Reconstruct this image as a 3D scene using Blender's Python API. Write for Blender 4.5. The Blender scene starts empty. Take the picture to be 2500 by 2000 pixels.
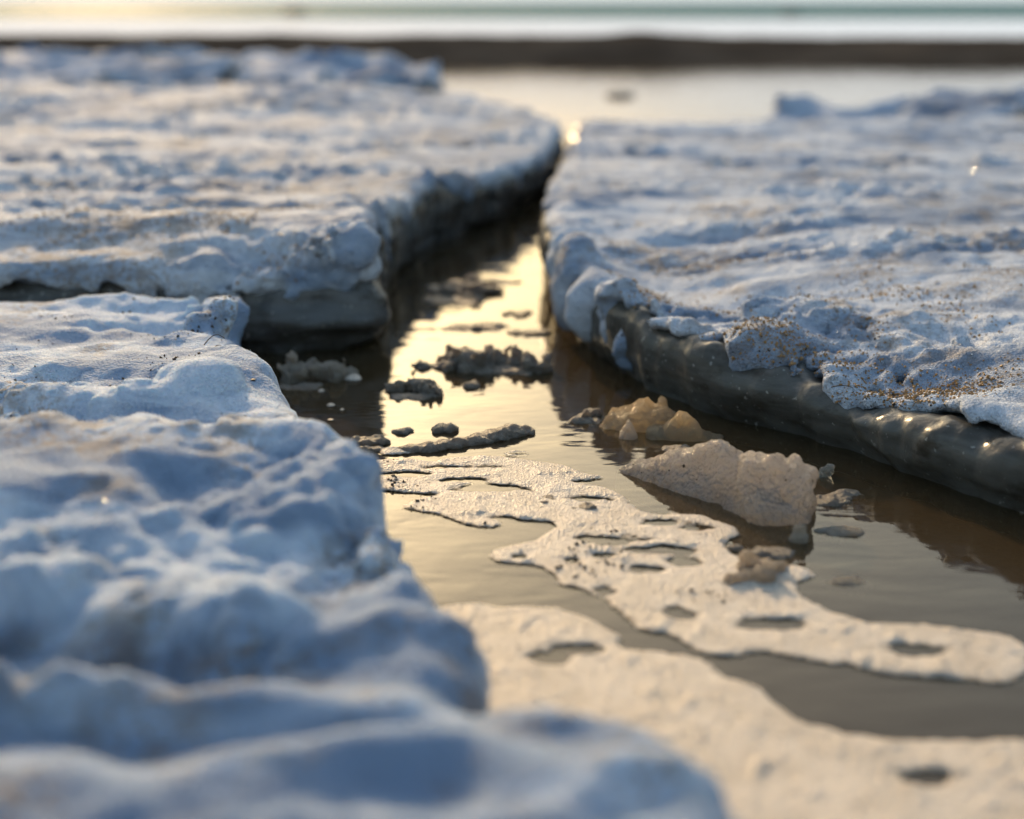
import bpy, math, random
import numpy as np
from mathutils import Vector

random.seed(7)
RNG = np.random.default_rng(7)
SC = bpy.context.scene
COL = SC.collection

# ------------------------------------------------------------------ camera
CAM_H = 0.45
PITCH = math.radians(17.33)
FPX = 3200.0                      # focal length in pixels of the 2500 x 2000 photograph
cam_d = bpy.data.cameras.new('camera')
cam = bpy.data.objects.new('camera', cam_d)
COL.objects.link(cam)
cam.location = (0, 0, CAM_H)
cam.rotation_euler = (math.pi / 2 - PITCH, 0, 0)
cam_d.sensor_fit = 'VERTICAL'
cam_d.sensor_height = 36.0
cam_d.lens = FPX / 2000.0 * 36.0
cam_d.clip_start = 0.02
cam_d.clip_end = 30000
cam_d.dof.use_dof = True
cam_d.dof.focus_distance = 1.33
cam_d.dof.aperture_fstop = 2.7
cam_d.dof.aperture_blades = 9
SC.camera = cam

# ------------------------------------------------------------------ sky, sun, exposure
SUN_AZ = -17.0                    # degrees from the view direction, negative to the left
SUN_EL = 21.0
world = bpy.data.worlds.new('World')
SC.world = world
world.use_nodes = True
wnt = world.node_tree
bg = wnt.nodes['Background']
sky = wnt.nodes.new('ShaderNodeTexSky')
sky.sky_type = 'NISHITA'
sky.sun_disc = False
sky.sun_elevation = math.radians(SUN_EL)
sky.sun_rotation = math.radians(SUN_AZ)
sky.air_density = 2.0
sky.dust_density = 5.0
sky.ozone_density = 3.0
# pale bank of haze and low cloud lying all round the horizon
wtc = wnt.nodes.new('ShaderNodeTexCoord')
wsep = wnt.nodes.new('ShaderNodeSeparateXYZ')
wnt.links.new(wtc.outputs['Generated'], wsep.inputs[0])
wmap = wnt.nodes.new('ShaderNodeMapping')
wmap.inputs['Scale'].default_value = (1, 1, 5)
wnt.links.new(wtc.outputs['Generated'], wmap.inputs[0])
wno = wnt.nodes.new('ShaderNodeTexNoise')
wno.inputs['Scale'].default_value = 3.0
wno.inputs['Detail'].default_value = 5
wnt.links.new(wmap.outputs[0], wno.inputs['Vector'])
wadd = wnt.nodes.new('ShaderNodeMath')
wadd.operation = 'MULTIPLY_ADD'
wadd.inputs[1].default_value = 0.10
wnt.links.new(wno.outputs['Fac'], wadd.inputs[0])
wnt.links.new(wsep.outputs['Z'], wadd.inputs[2])
wr = wnt.nodes.new('ShaderNodeMapRange')
wr.interpolation_type = 'SMOOTHSTEP'
wr.inputs['From Min'].default_value = 0.12
wr.inputs['From Max'].default_value = 0.24
wr.inputs['To Min'].default_value = 0.9
wr.inputs['To Max'].default_value = 0.0
wnt.links.new(wadd.outputs[0], wr.inputs['Value'])
wmx = wnt.nodes.new('ShaderNodeMix')
wmx.data_type = 'RGBA'
wnt.links.new(wr.outputs[0], wmx.inputs['Factor'])
wnt.links.new(sky.outputs[0], wmx.inputs['A'])
wmx.inputs['B'].default_value = (4.0, 4.3, 4.5, 1)
wnt.links.new(wmx.outputs['Result'], bg.inputs[0])
bg.inputs[1].default_value = 0.15

sun_d = bpy.data.lights.new('sun', 'SUN')
sun_d.energy = 2.3
sun_d.angle = math.radians(1.5)
sun_d.color = (1.0, 0.68, 0.36)
sun = bpy.data.objects.new('sun', sun_d)
COL.objects.link(sun)
_a, _e = math.radians(SUN_AZ), math.radians(SUN_EL)
sdir = Vector((math.sin(_a) * math.cos(_e), math.cos(_a) * math.cos(_e), math.sin(_e)))
sun.rotation_euler = sdir.to_track_quat('Z', 'Y').to_euler()

SC.view_settings.view_transform = 'Standard'
SC.view_settings.look = 'None'
SC.view_settings.gamma = 1.0
SC.view_settings.exposure = 0.62
SC.cycles.use_denoising = True
SC.cycles.max_bounces = 6
SC.cycles.use_adaptive_sampling = True
SC.cycles.adaptive_threshold = 0.02
SC.cycles.caustics_reflective = False
SC.cycles.caustics_refractive = False
SC.cycles.transparent_max_bounces = 12

# ------------------------------------------------------------------ helpers
_cp, _sp = math.cos(PITCH), math.sin(PITCH)


def P(px, py, z=0.0):
    """World point at height z seen at pixel (px, py) of the photograph."""
    xc, yc = (px - 1250.0) / FPX, (1000.0 - py) / FPX
    d = Vector((xc, _cp + _sp * yc, -_sp + _cp * yc))
    t = (z - CAM_H) / d.z
    return Vector((d.x * t, d.y * t, z))


# gradient noise, vectorised
_T = 64
_G = RNG.normal(size=(_T, _T, _T, 3)).astype(np.float32)
_G /= np.linalg.norm(_G, axis=-1, keepdims=True)


def noise3(x, y, z):
    x, y, z = [np.asarray(a, np.float32) for a in np.broadcast_arrays(x, y, z)]
    xi, yi, zi = np.floor(x), np.floor(y), np.floor(z)
    fx, fy, fz = x - xi, y - yi, z - zi
    xi, yi, zi = [a.astype(np.int32) for a in (xi, yi, zi)]
    sx, sy, sz = [f * f * f * (f * (f * 6 - 15) + 10) for f in (fx, fy, fz)]
    out = 0
    for i in (0, 1):
        wx = sx if i else 1 - sx
        for j in (0, 1):
            wy = sy if j else 1 - sy
            for k in (0, 1):
                wz = sz if k else 1 - sz
                g = _G[(xi + i) % _T, (yi + j) % _T, (zi + k) % _T]
                out = out + wx * wy * wz * (g[..., 0] * (fx - i) + g[..., 1] * (fy - j) + g[..., 2] * (fz - k))
    return out * 1.5


def fbm(x, y, z, f, octv=3, gain=0.5, off=0.0):
    a, s = 1.0, 0
    for o in range(octv):
        s = s + a * noise3(x * f + 13.1 * o + off, y * f + 7.7 * o - off, z * f + 3.3 * o + off * .5)
        f *= 2.03
        a *= gain
    return s


def billow(x, y, z, f, octv=2, off=0.0):
    a, s = 1.0, 0
    for o in range(octv):
        s = s + a * (np.abs(noise3(x * f + 5.1 * o + off, y * f + 17.7 * o + off, z * f + 9.3 * o)) - 0.25)
        f *= 2.1
        a *= 0.5
    return s


def sstep(a, b, x):
    t = np.clip((x - a) / (b - a), 0, 1)
    return t * t * (3 - 2 * t)


def smax(a, b, k):
    h = np.maximum(k - np.abs(a - b), 0) / k
    return np.maximum(a, b) + h * h * k * 0.25


def smin(a, b, k):
    return -smax(-a, -b, k)


def poly_sdf(x, y, poly):
    """Signed distance to a closed polygon, negative inside."""
    p = np.asarray(poly, np.float32)
    q = np.roll(p, -1, axis=0)
    d = np.full(x.shape, 1e9, np.float32)
    ins = np.zeros(x.shape, bool)
    for (ax, ay), (bx, by) in zip(p, q):
        ex, ey = bx - ax, by - ay
        L = ex * ex + ey * ey
        if L < 1e-14:
            continue
        wx, wy = x - ax, y - ay
        t = np.clip((wx * ex + wy * ey) / L, 0, 1)
        d = np.minimum(d, (wx - ex * t) ** 2 + (wy - ey * t) ** 2)
        c = (ay > y) != (by > y)
        if c.any() and abs(ey) > 1e-12:
            ins ^= c & (x < ex * (y - ay) / ey + ax)
    d = np.sqrt(d)
    return np.where(ins, -d, d)


def smooth_poly(pts, n=2):
    """Chaikin corner cutting on a closed ring of 2D points."""
    p = [tuple(q)[:2] for q in pts]
    for _ in range(n):
        r = []
        for a, b in zip(p, p[1:] + p[:1]):
            r += [(a[0] * .75 + b[0] * .25, a[1] * .75 + b[1] * .25), (a[0] * .25 + b[0] * .75, a[1] * .25 + b[1] * .75)]
        p = r
    return p


def surface_nets(S):
    """Vertices in grid coordinates and quads of the zero level of S."""
    S = S.copy()
    for ax in range(3):
        sl = [slice(None)] * 3
        for e in (0, -1):
            sl[ax] = e
            S[tuple(sl)] = np.maximum(S[tuple(sl)], 1e-4)
    ins = S < 0
    n = np.array(S.shape) - 1
    cnt = np.zeros(n, np.int8)
    offs = [(i, j, k) for i in (0, 1) for j in (0, 1) for k in (0, 1)]
    for o in offs:
        cnt += ins[o[0]:o[0] + n[0], o[1]:o[1] + n[1], o[2]:o[2] + n[2]]
    act = (cnt > 0) & (cnt < 8)
    idx = np.full(n, -1, np.int32)
    cells = np.argwhere(act)
    idx[act] = np.arange(len(cells))
    cv = {o: S[cells[:, 0] + o[0], cells[:, 1] + o[1], cells[:, 2] + o[2]] for o in offs}
    acc = np.zeros((len(cells), 3))
    num = np.zeros(len(cells))
    for a in offs:
        for ax in range(3):
            if a[ax]:
                continue
            b = list(a)
            b[ax] = 1
            b = tuple(b)
            va, vb = cv[a], cv[b]
            m = (va < 0) != (vb < 0)
            t = np.where(m, va / np.where(m, va - vb, 1), 0)
            pt = np.tile(np.array(a, float), (len(cells), 1))
            pt[:, ax] += t
            acc += pt * m[:, None]
            num += m
    V = cells + acc / num[:, None]
    quads = []
    for ax in range(3):
        a1, a2 = (ax + 1) % 3, (ax + 2) % 3
        lo = [slice(None)] * 3
        hi = [slice(None)] * 3
        lo[ax], hi[ax] = slice(0, -1), slice(1, None)
        A, B = ins[tuple(lo)], ins[tuple(hi)]
        e = np.argwhere(A != B)
        e = e[(e[:, a1] > 0) & (e[:, a2] > 0) & (e[:, a1] < n[a1]) & (e[:, a2] < n[a2])]
        if not len(e):
            continue
        flip = B[e[:, 0], e[:, 1], e[:, 2]]

        def c(d1, d2):
            q = e.copy()
            q[:, a1] += d1
            q[:, a2] += d2
            return idx[q[:, 0], q[:, 1], q[:, 2]]
        q = np.stack([c(-1, -1), c(0, -1), c(0, 0), c(-1, 0)], 1)
        q[flip] = q[flip][:, ::-1]
        quads.append(q)
    return V, np.concatenate(quads)


def biggest(V, F):
    """Keep only the largest connected piece."""
    lab = np.arange(len(V))
    e = np.concatenate([F[:, [0, 1]], F[:, [1, 2]], F[:, [2, 3]], F[:, [3, 0]]])
    while True:
        m = np.minimum(lab[e[:, 0]], lab[e[:, 1]])
        new = lab.copy()
        np.minimum.at(new, e[:, 0], m)
        np.minimum.at(new, e[:, 1], m)
        new = new[new]
        if (new == lab).all():
            break
        lab = new
    ids, cnt = np.unique(lab, return_counts=True)
    keep = lab == ids[cnt.argmax()]
    rm = np.cumsum(keep) - 1
    return V[keep], rm[F[keep[F[:, 0]]]]


def mesh_obj(name, V, F, mat, parent=None, base=(0, 0, 0), smooth=True):
    V = np.asarray(V, np.float32) - np.asarray(base, np.float32)
    F = np.asarray(F, np.int32)
    me = bpy.data.meshes.new(name)
    me.vertices.add(len(V))
    me.vertices.foreach_set('co', V.ravel())
    k = F.shape[1]
    me.loops.add(F.size)
    me.loops.foreach_set('vertex_index', F.ravel())
    me.polygons.add(len(F))
    me.polygons.foreach_set('loop_start', np.arange(0, F.size, k, dtype=np.int32))
    me.polygons.foreach_set('loop_total', np.full(len(F), k, np.int32))
    me.polygons.foreach_set('use_smooth', np.full(len(F), smooth))
    me.update(calc_edges=True)
    me.validate()
    me.materials.append(mat)
    o = bpy.data.objects.new(name, me)
    COL.objects.link(o)
    if parent is not None:
        o.parent = parent
    else:
        o.location = base
    return o


def tag(o, label=None, cat=None, group=None, kind=None):
    if label:
        o['label'] = label
    if cat:
        o['category'] = cat
    if group:
        o['group'] = group
    if kind:
        o['kind'] = kind
    return o


def empty(name, loc):
    o = bpy.data.objects.new(name, None)
    o.empty_display_size = 0.05
    COL.objects.link(o)
    o.location = loc
    return o


# ------------------------------------------------------------------ materials
def new_mat(name):
    m = bpy.data.materials.new(name)
    m.use_nodes = True
    nt = m.node_tree
    return m, nt, nt.nodes['Principled BSDF']


class NT:
    def __init__(self, nt, scale_xyz=None):
        self.nt = nt
        self.tc = nt.nodes.new('ShaderNodeTexCoord')
        self.co = self.tc.outputs['Object']

    def mapped(self, s):
        n = self.nt.nodes.new('ShaderNodeMapping')
        n.inputs['Scale'].default_value = s
        self.nt.links.new(self.co, n.inputs['Vector'])
        return n.outputs[0]

    def noise(self, scale, detail=4, rough=.55, co=None, dist=0.0):
        n = self.nt.nodes.new('ShaderNodeTexNoise')
        n.inputs['Scale'].default_value = scale
        n.inputs['Detail'].default_value = detail
        n.inputs['Roughness'].default_value = rough
        n.inputs['Distortion'].default_value = dist
        self.nt.links.new(co or self.co, n.inputs['Vector'])
        return n.outputs['Fac']

    def voro(self, scale, feature='F1', co=None, rnd=1.0):
        n = self.nt.nodes.new('ShaderNodeTexVoronoi')
        n.feature = feature
        n.inputs['Scale'].default_value = scale
        n.inputs['Randomness'].default_value = rnd
        self.nt.links.new(co or self.co, n.inputs['Vector'])
        return n

    def ramp(self, fac, a, b):
        n = self.nt.nodes.new('ShaderNodeMapRange')
        n.interpolation_type = 'SMOOTHSTEP'
        n.inputs['From Min'].default_value = a
        n.inputs['From Max'].default_value = b
        self.nt.links.new(fac, n.inputs['Value'])
        return n.outputs[0]

    def math(self, op, a, b):
        n = self.nt.nodes.new('ShaderNodeMath')
        n.operation = op
        for i, v in enumerate((a, b)):
            if isinstance(v, (int, float)):
                n.inputs[i].default_value = v
            else:
                self.nt.links.new(v, n.inputs[i])
        return n.outputs[0]

    def mix(self, fac, a, b):
        n = self.nt.nodes.new('ShaderNodeMix')
        n.data_type = 'RGBA'
        for s, v in ((n.inputs['Factor'], fac), (n.inputs['A'], a), (n.inputs['B'], b)):
            if isinstance(v, (int, float)):
                s.default_value = v
            elif isinstance(v, tuple):
                s.default_value = v + (1,)
            else:
                self.nt.links.new(v, s)
        return n.outputs['Result']

    def bump(self, h, dist, strength=1.0, normal=None):
        n = self.nt.nodes.new('ShaderNodeBump')
        n.inputs['Distance'].default_value = dist
        n.inputs['Strength'].default_value = strength
        self.nt.links.new(h, n.inputs['Height'])
        if normal is not None:
            self.nt.links.new(normal, n.inputs['Normal'])
        return n.outputs[0]

    def link(self, a, b):
        self.nt.links.new(a, b)


def snow_material(name, dirt=0.5, white=(0.62, 0.69, 0.81), dirt_scale=5.0, sss=0.0):
    m, nt, b = new_mat(name)
    N = NT(nt)
    patch = N.ramp(N.noise(dirt_scale, 5, .6), .62 - .22 * dirt, .72 - .12 * dirt)
    speck = N.ramp(N.noise(140, 3, .7), .50, .62)
    fine = N.ramp(N.noise(30, 5, .65), .45, .62)
    fac = N.math('MULTIPLY', patch, N.math('MAXIMUM', N.math('MULTIPLY', speck, .8), N.math('MULTIPLY', fine, .55)))
    rare = N.ramp(N.noise(60, 4, .7), .70, .76)
    fac = N.math('MAXIMUM', fac, N.math('MULTIPLY', rare, .6 * dirt))
    wet = N.mix(N.ramp(N.noise(6, 6, .62, N.mapped((.55, 1.7, 1)), .6), .44, .60), white, (white[0] * .45, white[1] * .52, white[2] * .62))  # wet patches; the blue shade of hollows is painted into the same tone
    col = N.mix(fac, wet, (0.27, 0.19, 0.11))
    N.link(col, b.inputs['Base Color'])
    n1 = N.bump(N.noise(48, 9, .70), .012, 0.9)
    n2 = N.bump(N.voro(330).outputs['Distance'], .0028, 0.9, n1)
    N.link(n2, b.inputs['Normal'])
    b.inputs['Roughness'].default_value = 0.7
    b.inputs['Specular IOR Level'].default_value = 0.12
    b.inputs['Subsurface Weight'].default_value = sss
    b.inputs['Subsurface Radius'].default_value = (0.5, 0.8, 1.0)
    b.inputs['Subsurface Scale'].default_value = 0.012
    return m


def ice_material(name, c1, c2, c3, rough=0.22, sss=0.35, bumpd=.003, grain=0.0):
    m, nt, b = new_mat(name)
    N = NT(nt)
    lay = N.noise(9, 5, .6, N.mapped((.5, .5, 3.0)), .6)
    col = N.mix(N.ramp(lay, .38, .62), c1, c2)
    col = N.mix(N.math('MULTIPLY', N.ramp(N.noise(16, 5, .65, N.mapped((1, 1, 1.6))), .52, .68), .8), col, c3)
    bub = N.ramp(N.noise(150, 2, .5), .66, .74)
    col = N.mix(N.math('MULTIPLY', bub, .35), col, (.6, .6, .58))
    N.link(col, b.inputs['Base Color'])
    nb = N.bump(N.noise(38, 5, .55), bumpd, .8)
    if grain:
        nb = N.bump(N.voro(260).outputs['Distance'], grain, 1.0, nb)
    N.link(nb, b.inputs['Normal'])
    b.inputs['Roughness'].default_value = rough
    b.inputs['IOR'].default_value = 1.31
    b.inputs['Subsurface Weight'].default_value = sss
    b.inputs['Subsurface Radius'].default_value = (1.0, .85, .65)
    b.inputs['Subsurface Scale'].default_value = 0.02
    return m


def chunk_material(name, base, trans=0.35, rough=.3, grain=.0022, scale=170, glass=0.0):
    """Granular melting ice: scattering body with part of the light coming straight through."""
    m, nt, b = new_mat(name)
    N = NT(nt)
    col = N.mix(N.ramp(N.noise(28, 5, .6), .35, .65), base, tuple(c * .78 for c in base))
    N.link(col, b.inputs['Base Color'])
    nb = N.bump(N.noise(90, 8, .75), .013, 1.0)
    nb = N.bump(N.voro(scale).outputs['Distance'], grain, 1.0, nb)
    N.link(nb, b.inputs['Normal'])
    b.inputs['Roughness'].default_value = rough
    b.inputs['IOR'].default_value = 1.31
    b.inputs['Specular IOR Level'].default_value = .8
    b.inputs['Transmission Weight'].default_value = glass
    b.inputs['Subsurface Weight'].default_value = .2
    b.inputs['Subsurface Radius'].default_value = (1.0, .85, .7)
    b.inputs['Subsurface Scale'].default_value = 0.03
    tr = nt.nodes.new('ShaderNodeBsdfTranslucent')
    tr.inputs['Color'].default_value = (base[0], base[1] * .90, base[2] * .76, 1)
    N.link(nb, tr.inputs['Normal'])
    mx = nt.nodes.new('ShaderNodeMixShader')
    mx.inputs[0].default_value = trans
    N.link(b.outputs[0], mx.inputs[1])
    N.link(tr.outputs[0], mx.inputs[2])
    N.link(mx.outputs[0], nt.nodes['Material Output'].inputs[0])
    return m


def clear_material(name):
    m, nt, b = new_mat(name)
    N = NT(nt)
    b.inputs['Base Color'].default_value = (.93, .88, .78, 1)
    b.inputs['Transmission Weight'].default_value = .85
    b.inputs['Roughness'].default_value = .12
    b.inputs['IOR'].default_value = 1.31
    N.link(N.bump(N.noise(120, 4, .6), .004, .9), b.inputs['Normal'])
    return m


def foam_material(name):
    m, nt, b = new_mat(name)
    N = NT(nt)
    col = N.mix(N.ramp(N.noise(22, 4), .35, .65), (.58, .51, .44), (.70, .625, .55))
    N.link(col, b.inputs['Base Color'])
    v = N.voro(520)
    nb = N.bump(N.noise(75, 6, .68), .006, .8)
    nb = N.bump(v.outputs['Distance'], .0022, 1.0, nb)
    N.link(nb, b.inputs['Normal'])
    b.inputs['Roughness'].default_value = .42
    b.inputs['Specular IOR Level'].default_value = .4
    b.inputs['Subsurface Weight'].default_value = .4
    b.inputs['Subsurface Radius'].default_value = (1, .85, .7)
    b.inputs['Subsurface Scale'].default_value = .006
    sep = nt.nodes.new('ShaderNodeSeparateXYZ')
    N.link(N.co, sep.inputs[0])
    film = N.math('SUBTRACT', sep.outputs['Z'], N.math('MULTIPLY', N.noise(160, 4, .7), .0030))
    film = N.ramp(film, -.0010, .0007)
    pits = N.ramp(N.noise(210, 2, .5), .66, .72)
    N.link(N.math('MULTIPLY', film, N.math('SUBTRACT', 1.0, N.math('MULTIPLY', pits, .55))), b.inputs['Alpha'])
    return m


def sand_material(name, a, c, scale=6.0):
    m, nt, b = new_mat(name)
    N = NT(nt)
    col = N.mix(N.ramp(N.noise(scale, 6, .6), .35, .65), a, c)
    N.link(col, b.inputs['Base Color'])
    nb = N.bump(N.noise(scale * 2, 6, .6), .03, .6)
    N.link(nb, b.inputs['Normal'])
    b.inputs['Roughness'].default_value = .85
    b.inputs['Specular IOR Level'].default_value = 0.0
    return m


def water_material(name, silt=(.11, .078, .042), mix=.35, rough=.015, big=1.0):
    """Shallow silty water: mirror by Fresnel, below it half silt and half clear view to the bed."""
    m, nt, b = new_mat(name)
    nt.nodes.remove(b)
    N = NT(nt)
    nb = N.bump(N.noise(5.0, 3, .5, N.mapped((1.0, 2.4, 1.0)), .4), .008, .22)
    nb = N.bump(N.noise(26.0, 3, .5, N.mapped((.55, 1.6, 1.0)), .5), .0016, .22, nb)
    if big > 1:
        nb = N.bump(N.noise(.5, 5, .6, N.mapped((.35, 1.2, 1.0))), .9, 1.0)
    fr = nt.nodes.new('ShaderNodeFresnel')
    fr.inputs['IOR'].default_value = 1.33
    N.link(nb, fr.inputs['Normal'])
    gl = nt.nodes.new('ShaderNodeBsdfGlossy')
    gl.inputs['Roughness'].default_value = rough
    gl.inputs['Color'].default_value = (1, 1, 1, 1)
    N.link(nb, gl.inputs['Normal'])
    tp = nt.nodes.new('ShaderNodeBsdfTransparent')
    tp.inputs['Color'].default_value = (.72, .66, .52, 1)
    df = nt.nodes.new('ShaderNodeBsdfDiffuse')
    df.inputs['Color'].default_value = silt + (1,)
    inner = nt.nodes.new('ShaderNodeMixShader')
    inner.inputs[0].default_value = mix
    N.link(tp.outputs[0], inner.inputs[1])
    N.link(df.outputs[0], inner.inputs[2])
    mx = nt.nodes.new('ShaderNodeMixShader')
    N.link(N.math('MULTIPLY', fr.outputs[0], .15) if big > 1 else fr.outputs[0], mx.inputs[0])
    N.link(inner.outputs[0], mx.inputs[1])
    N.link(gl.outputs[0], mx.inputs[2])
    N.link(mx.outputs[0], nt.nodes['Material Output'].inputs[0])
    return m


def plain_material(name, col, rough=.6):
    m, nt, b = new_mat(name)
    N = NT(nt)
    c = N.mix(N.noise(90, 3), tuple(v * .7 for v in col), tuple(min(1, v * 1.25) for v in col))
    N.link(c, b.inputs['Base Color'])
    b.inputs['Roughness'].default_value = rough
    return m


def frost_material(name):
    m, nt, b = new_mat(name)
    N = NT(nt)
    N.link(N.mix(N.noise(60, 2), (.70, .76, .84), (.85, .88, .92)), b.inputs['Base Color'])
    b.inputs['Roughness'].default_value = .12
    b.inputs['Specular IOR Level'].default_value = .9
    return m


M = dict(
    snow_right=snow_material('snow_crust_sandy', .72, (.62, .70, .84), dirt_scale=6),
    snow_left=snow_material('snow_crust_grey', .65, dirt_scale=4),
    snow_near=snow_material('snow_crust_clean', .6, (.60, .71, .88), dirt_scale=7, sss=.3),
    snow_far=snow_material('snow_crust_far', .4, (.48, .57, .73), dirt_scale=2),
    ice=ice_material('clear_grey_ice', (.060, .057, .052), (.120, .118, .112), (.040, .032, .024), rough=.28, bumpd=.0035),
    ice_dark=ice_material('silty_dark_ice', (.055, .050, .045), (.125, .130, .138), (.035, .026, .018), rough=.4, bumpd=.006),
    chunk=chunk_material('grainy_ice', (.86, .85, .86), .46, .12, .004, 230, .35),
    amber=chunk_material('amber_glow_painted_ice', (.88, .79, .62), .5, .14, .0015, 170, .6),  # warm glow of the backlight is put into this amber base colour
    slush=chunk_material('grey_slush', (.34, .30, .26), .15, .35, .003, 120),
    slush_pale=chunk_material('pale_slush', (.74, .69, .62), .3, .2, .003, 130, .4),
    clear=clear_material('clear_ice_bead'),
    foam=foam_material('foam'),
    water=water_material('silty_water'),
    sea=water_material('choppy_sea', (.10, .20, .225), .97, .5, 2.0),
    bed=sand_material('seabed_sand', (.05, .037, .023), (.085, .064, .04), 3.0),
    bar=sand_material('sandbar_sand', (.040, .035, .031), (.066, .058, .051), 1.2),
    grain=plain_material('sand_grain', (.30, .175, .07)),
    frost=frost_material('frost_crystal'),
    twig=plain_material('dry_stem', (.035, .025, .018)),
    rock=plain_material('dark_rock', (.05, .055, .06)),
)

# ------------------------------------------------------------------ setting: bed, sandbar, water


def sheet(name, xs, ys, zf, mat):
    X, Y = np.meshgrid(xs, ys, indexing='ij')
    Z = zf(X, Y)
    V = np.stack([X, Y, Z], -1).reshape(-1, 3)
    ny = len(ys)
    I = np.arange(len(xs) * ny).reshape(len(xs), ny)
    F = np.stack([I[:-1, :-1], I[1:, :-1], I[1:, 1:], I[:-1, 1:]], -1).reshape(-1, 4)
    return mesh_obj(name, V, F, mat)


def stretch(lo, hi, step, mid_lo, mid_hi, growth):
    mid = list(np.arange(mid_lo, mid_hi + step / 2, step))
    up, s = [], step
    v = mid[-1]
    while v < hi:
        s *= growth
        v += s
        up.append(v)
    dn, s = [], step
    v = mid[0]
    while v > lo:
        s *= growth
        v -= s
        dn.append(v)
    return np.array(dn[::-1] + mid + up)


bed = sheet('seabed', stretch(-6000, 6000, .1, -2, 2, 1.25), stretch(-40, 9000, .1, 0, 5, 1.25),
            lambda X, Y: -.09 + .012 * noise3(X * 1.3, Y * 1.3, 0 * X) - .5 * sstep(14, 60, Y), M['bed'])
tag(bed, kind='structure')


def bar_z(X, Y):
    front = 9.3 + .25 * noise3(X * .35, 0 * X, 0 * X + 2.2)
    crest = .160 - .022 * sstep(1.4, 2.0, X) + .012 * noise3(X * 1.1, 0 * X, 0 * X + 8.8) + .03 * np.exp(-((X - 1.15) / .22) ** 2)
    prof = sstep(0, 1.9, Y - front) * (1 - sstep(3.0, 5.0, Y - front))
    return -.08 + (crest + .08) * prof + .012 * fbm(X, Y, 0 * X, 1.6, 3)


bar = sheet('sandbar', np.arange(-16, 16.01, .1), np.arange(8.4, 15.2, .06), bar_z, M['bar'])
tag(bar, kind='structure')


def sea_z(X, Y):
    a = sstep(34, 55, Y)
    return a * (.05 * noise3(X * .12 + 4, Y * .30, 0 * X) + .035 * noise3(X * .35, Y * .8, 0 * X + 5.0))


water = sheet('water', stretch(-600, 600, .8, -24, 24, 1.2), np.concatenate([np.arange(-30, 0, 3), np.arange(0, 34.01, .5)]), lambda X, Y: 0 * X, M['water'])
sea = sheet('sea', stretch(-6000, 6000, .8, -24, 24, 1.09), stretch(33.9, 9000, .25, 34, 40, 1.012), sea_z, M['sea'])
tag(sea, kind='structure')
tag(water, kind='structure')

# ------------------------------------------------------------------ ice slabs


class Fan:
    """Sampling grid: rows grow with distance so that near ice is sampled finest."""

    def __init__(self, x0, x1, y0, y1, z0, z1, step, zstep, fan=True):
        self.fan = fan
        if fan:
            self.u = np.arange(x0, x1, step)
            self.v = np.arange(math.log(y0), math.log(y1), step)
        else:
            self.u = np.arange(x0, x1, step)
            self.v = np.arange(y0, y1, step)
        self.w = np.arange(z0, z1, zstep)
        U, W = np.meshgrid(self.u, self.v, indexing='ij')
        if fan:
            self.Y = np.exp(W).astype(np.float32)
            self.X = (U * self.Y).astype(np.float32)
        else:
            self.X, self.Y = U.astype(np.float32), W.astype(np.float32)
        self.Z = self.w.astype(np.float32)[None, None, :]
        self.X3, self.Y3 = self.X[:, :, None], self.Y[:, :, None]

    def world(self, V):
        u = np.interp(V[:, 0], np.arange(len(self.u)), self.u)
        v = np.interp(V[:, 1], np.arange(len(self.v)), self.v)
        z = np.interp(V[:, 2], np.arange(len(self.w)), self.w)
        y = np.exp(v) if self.fan else v
        x = u * y if self.fan else u
        return np.stack([x, y, z], 1)


def add_band(S, G, width, fn):
    """Add a displacement only close to the surface."""
    m = np.abs(S) < width
    i, j, k = np.nonzero(m)
    if len(i):
        S[m] += fn(G.X[i, j], G.Y[i, j], G.w[k].astype(np.float32)).astype(np.float32)
    return S


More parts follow.
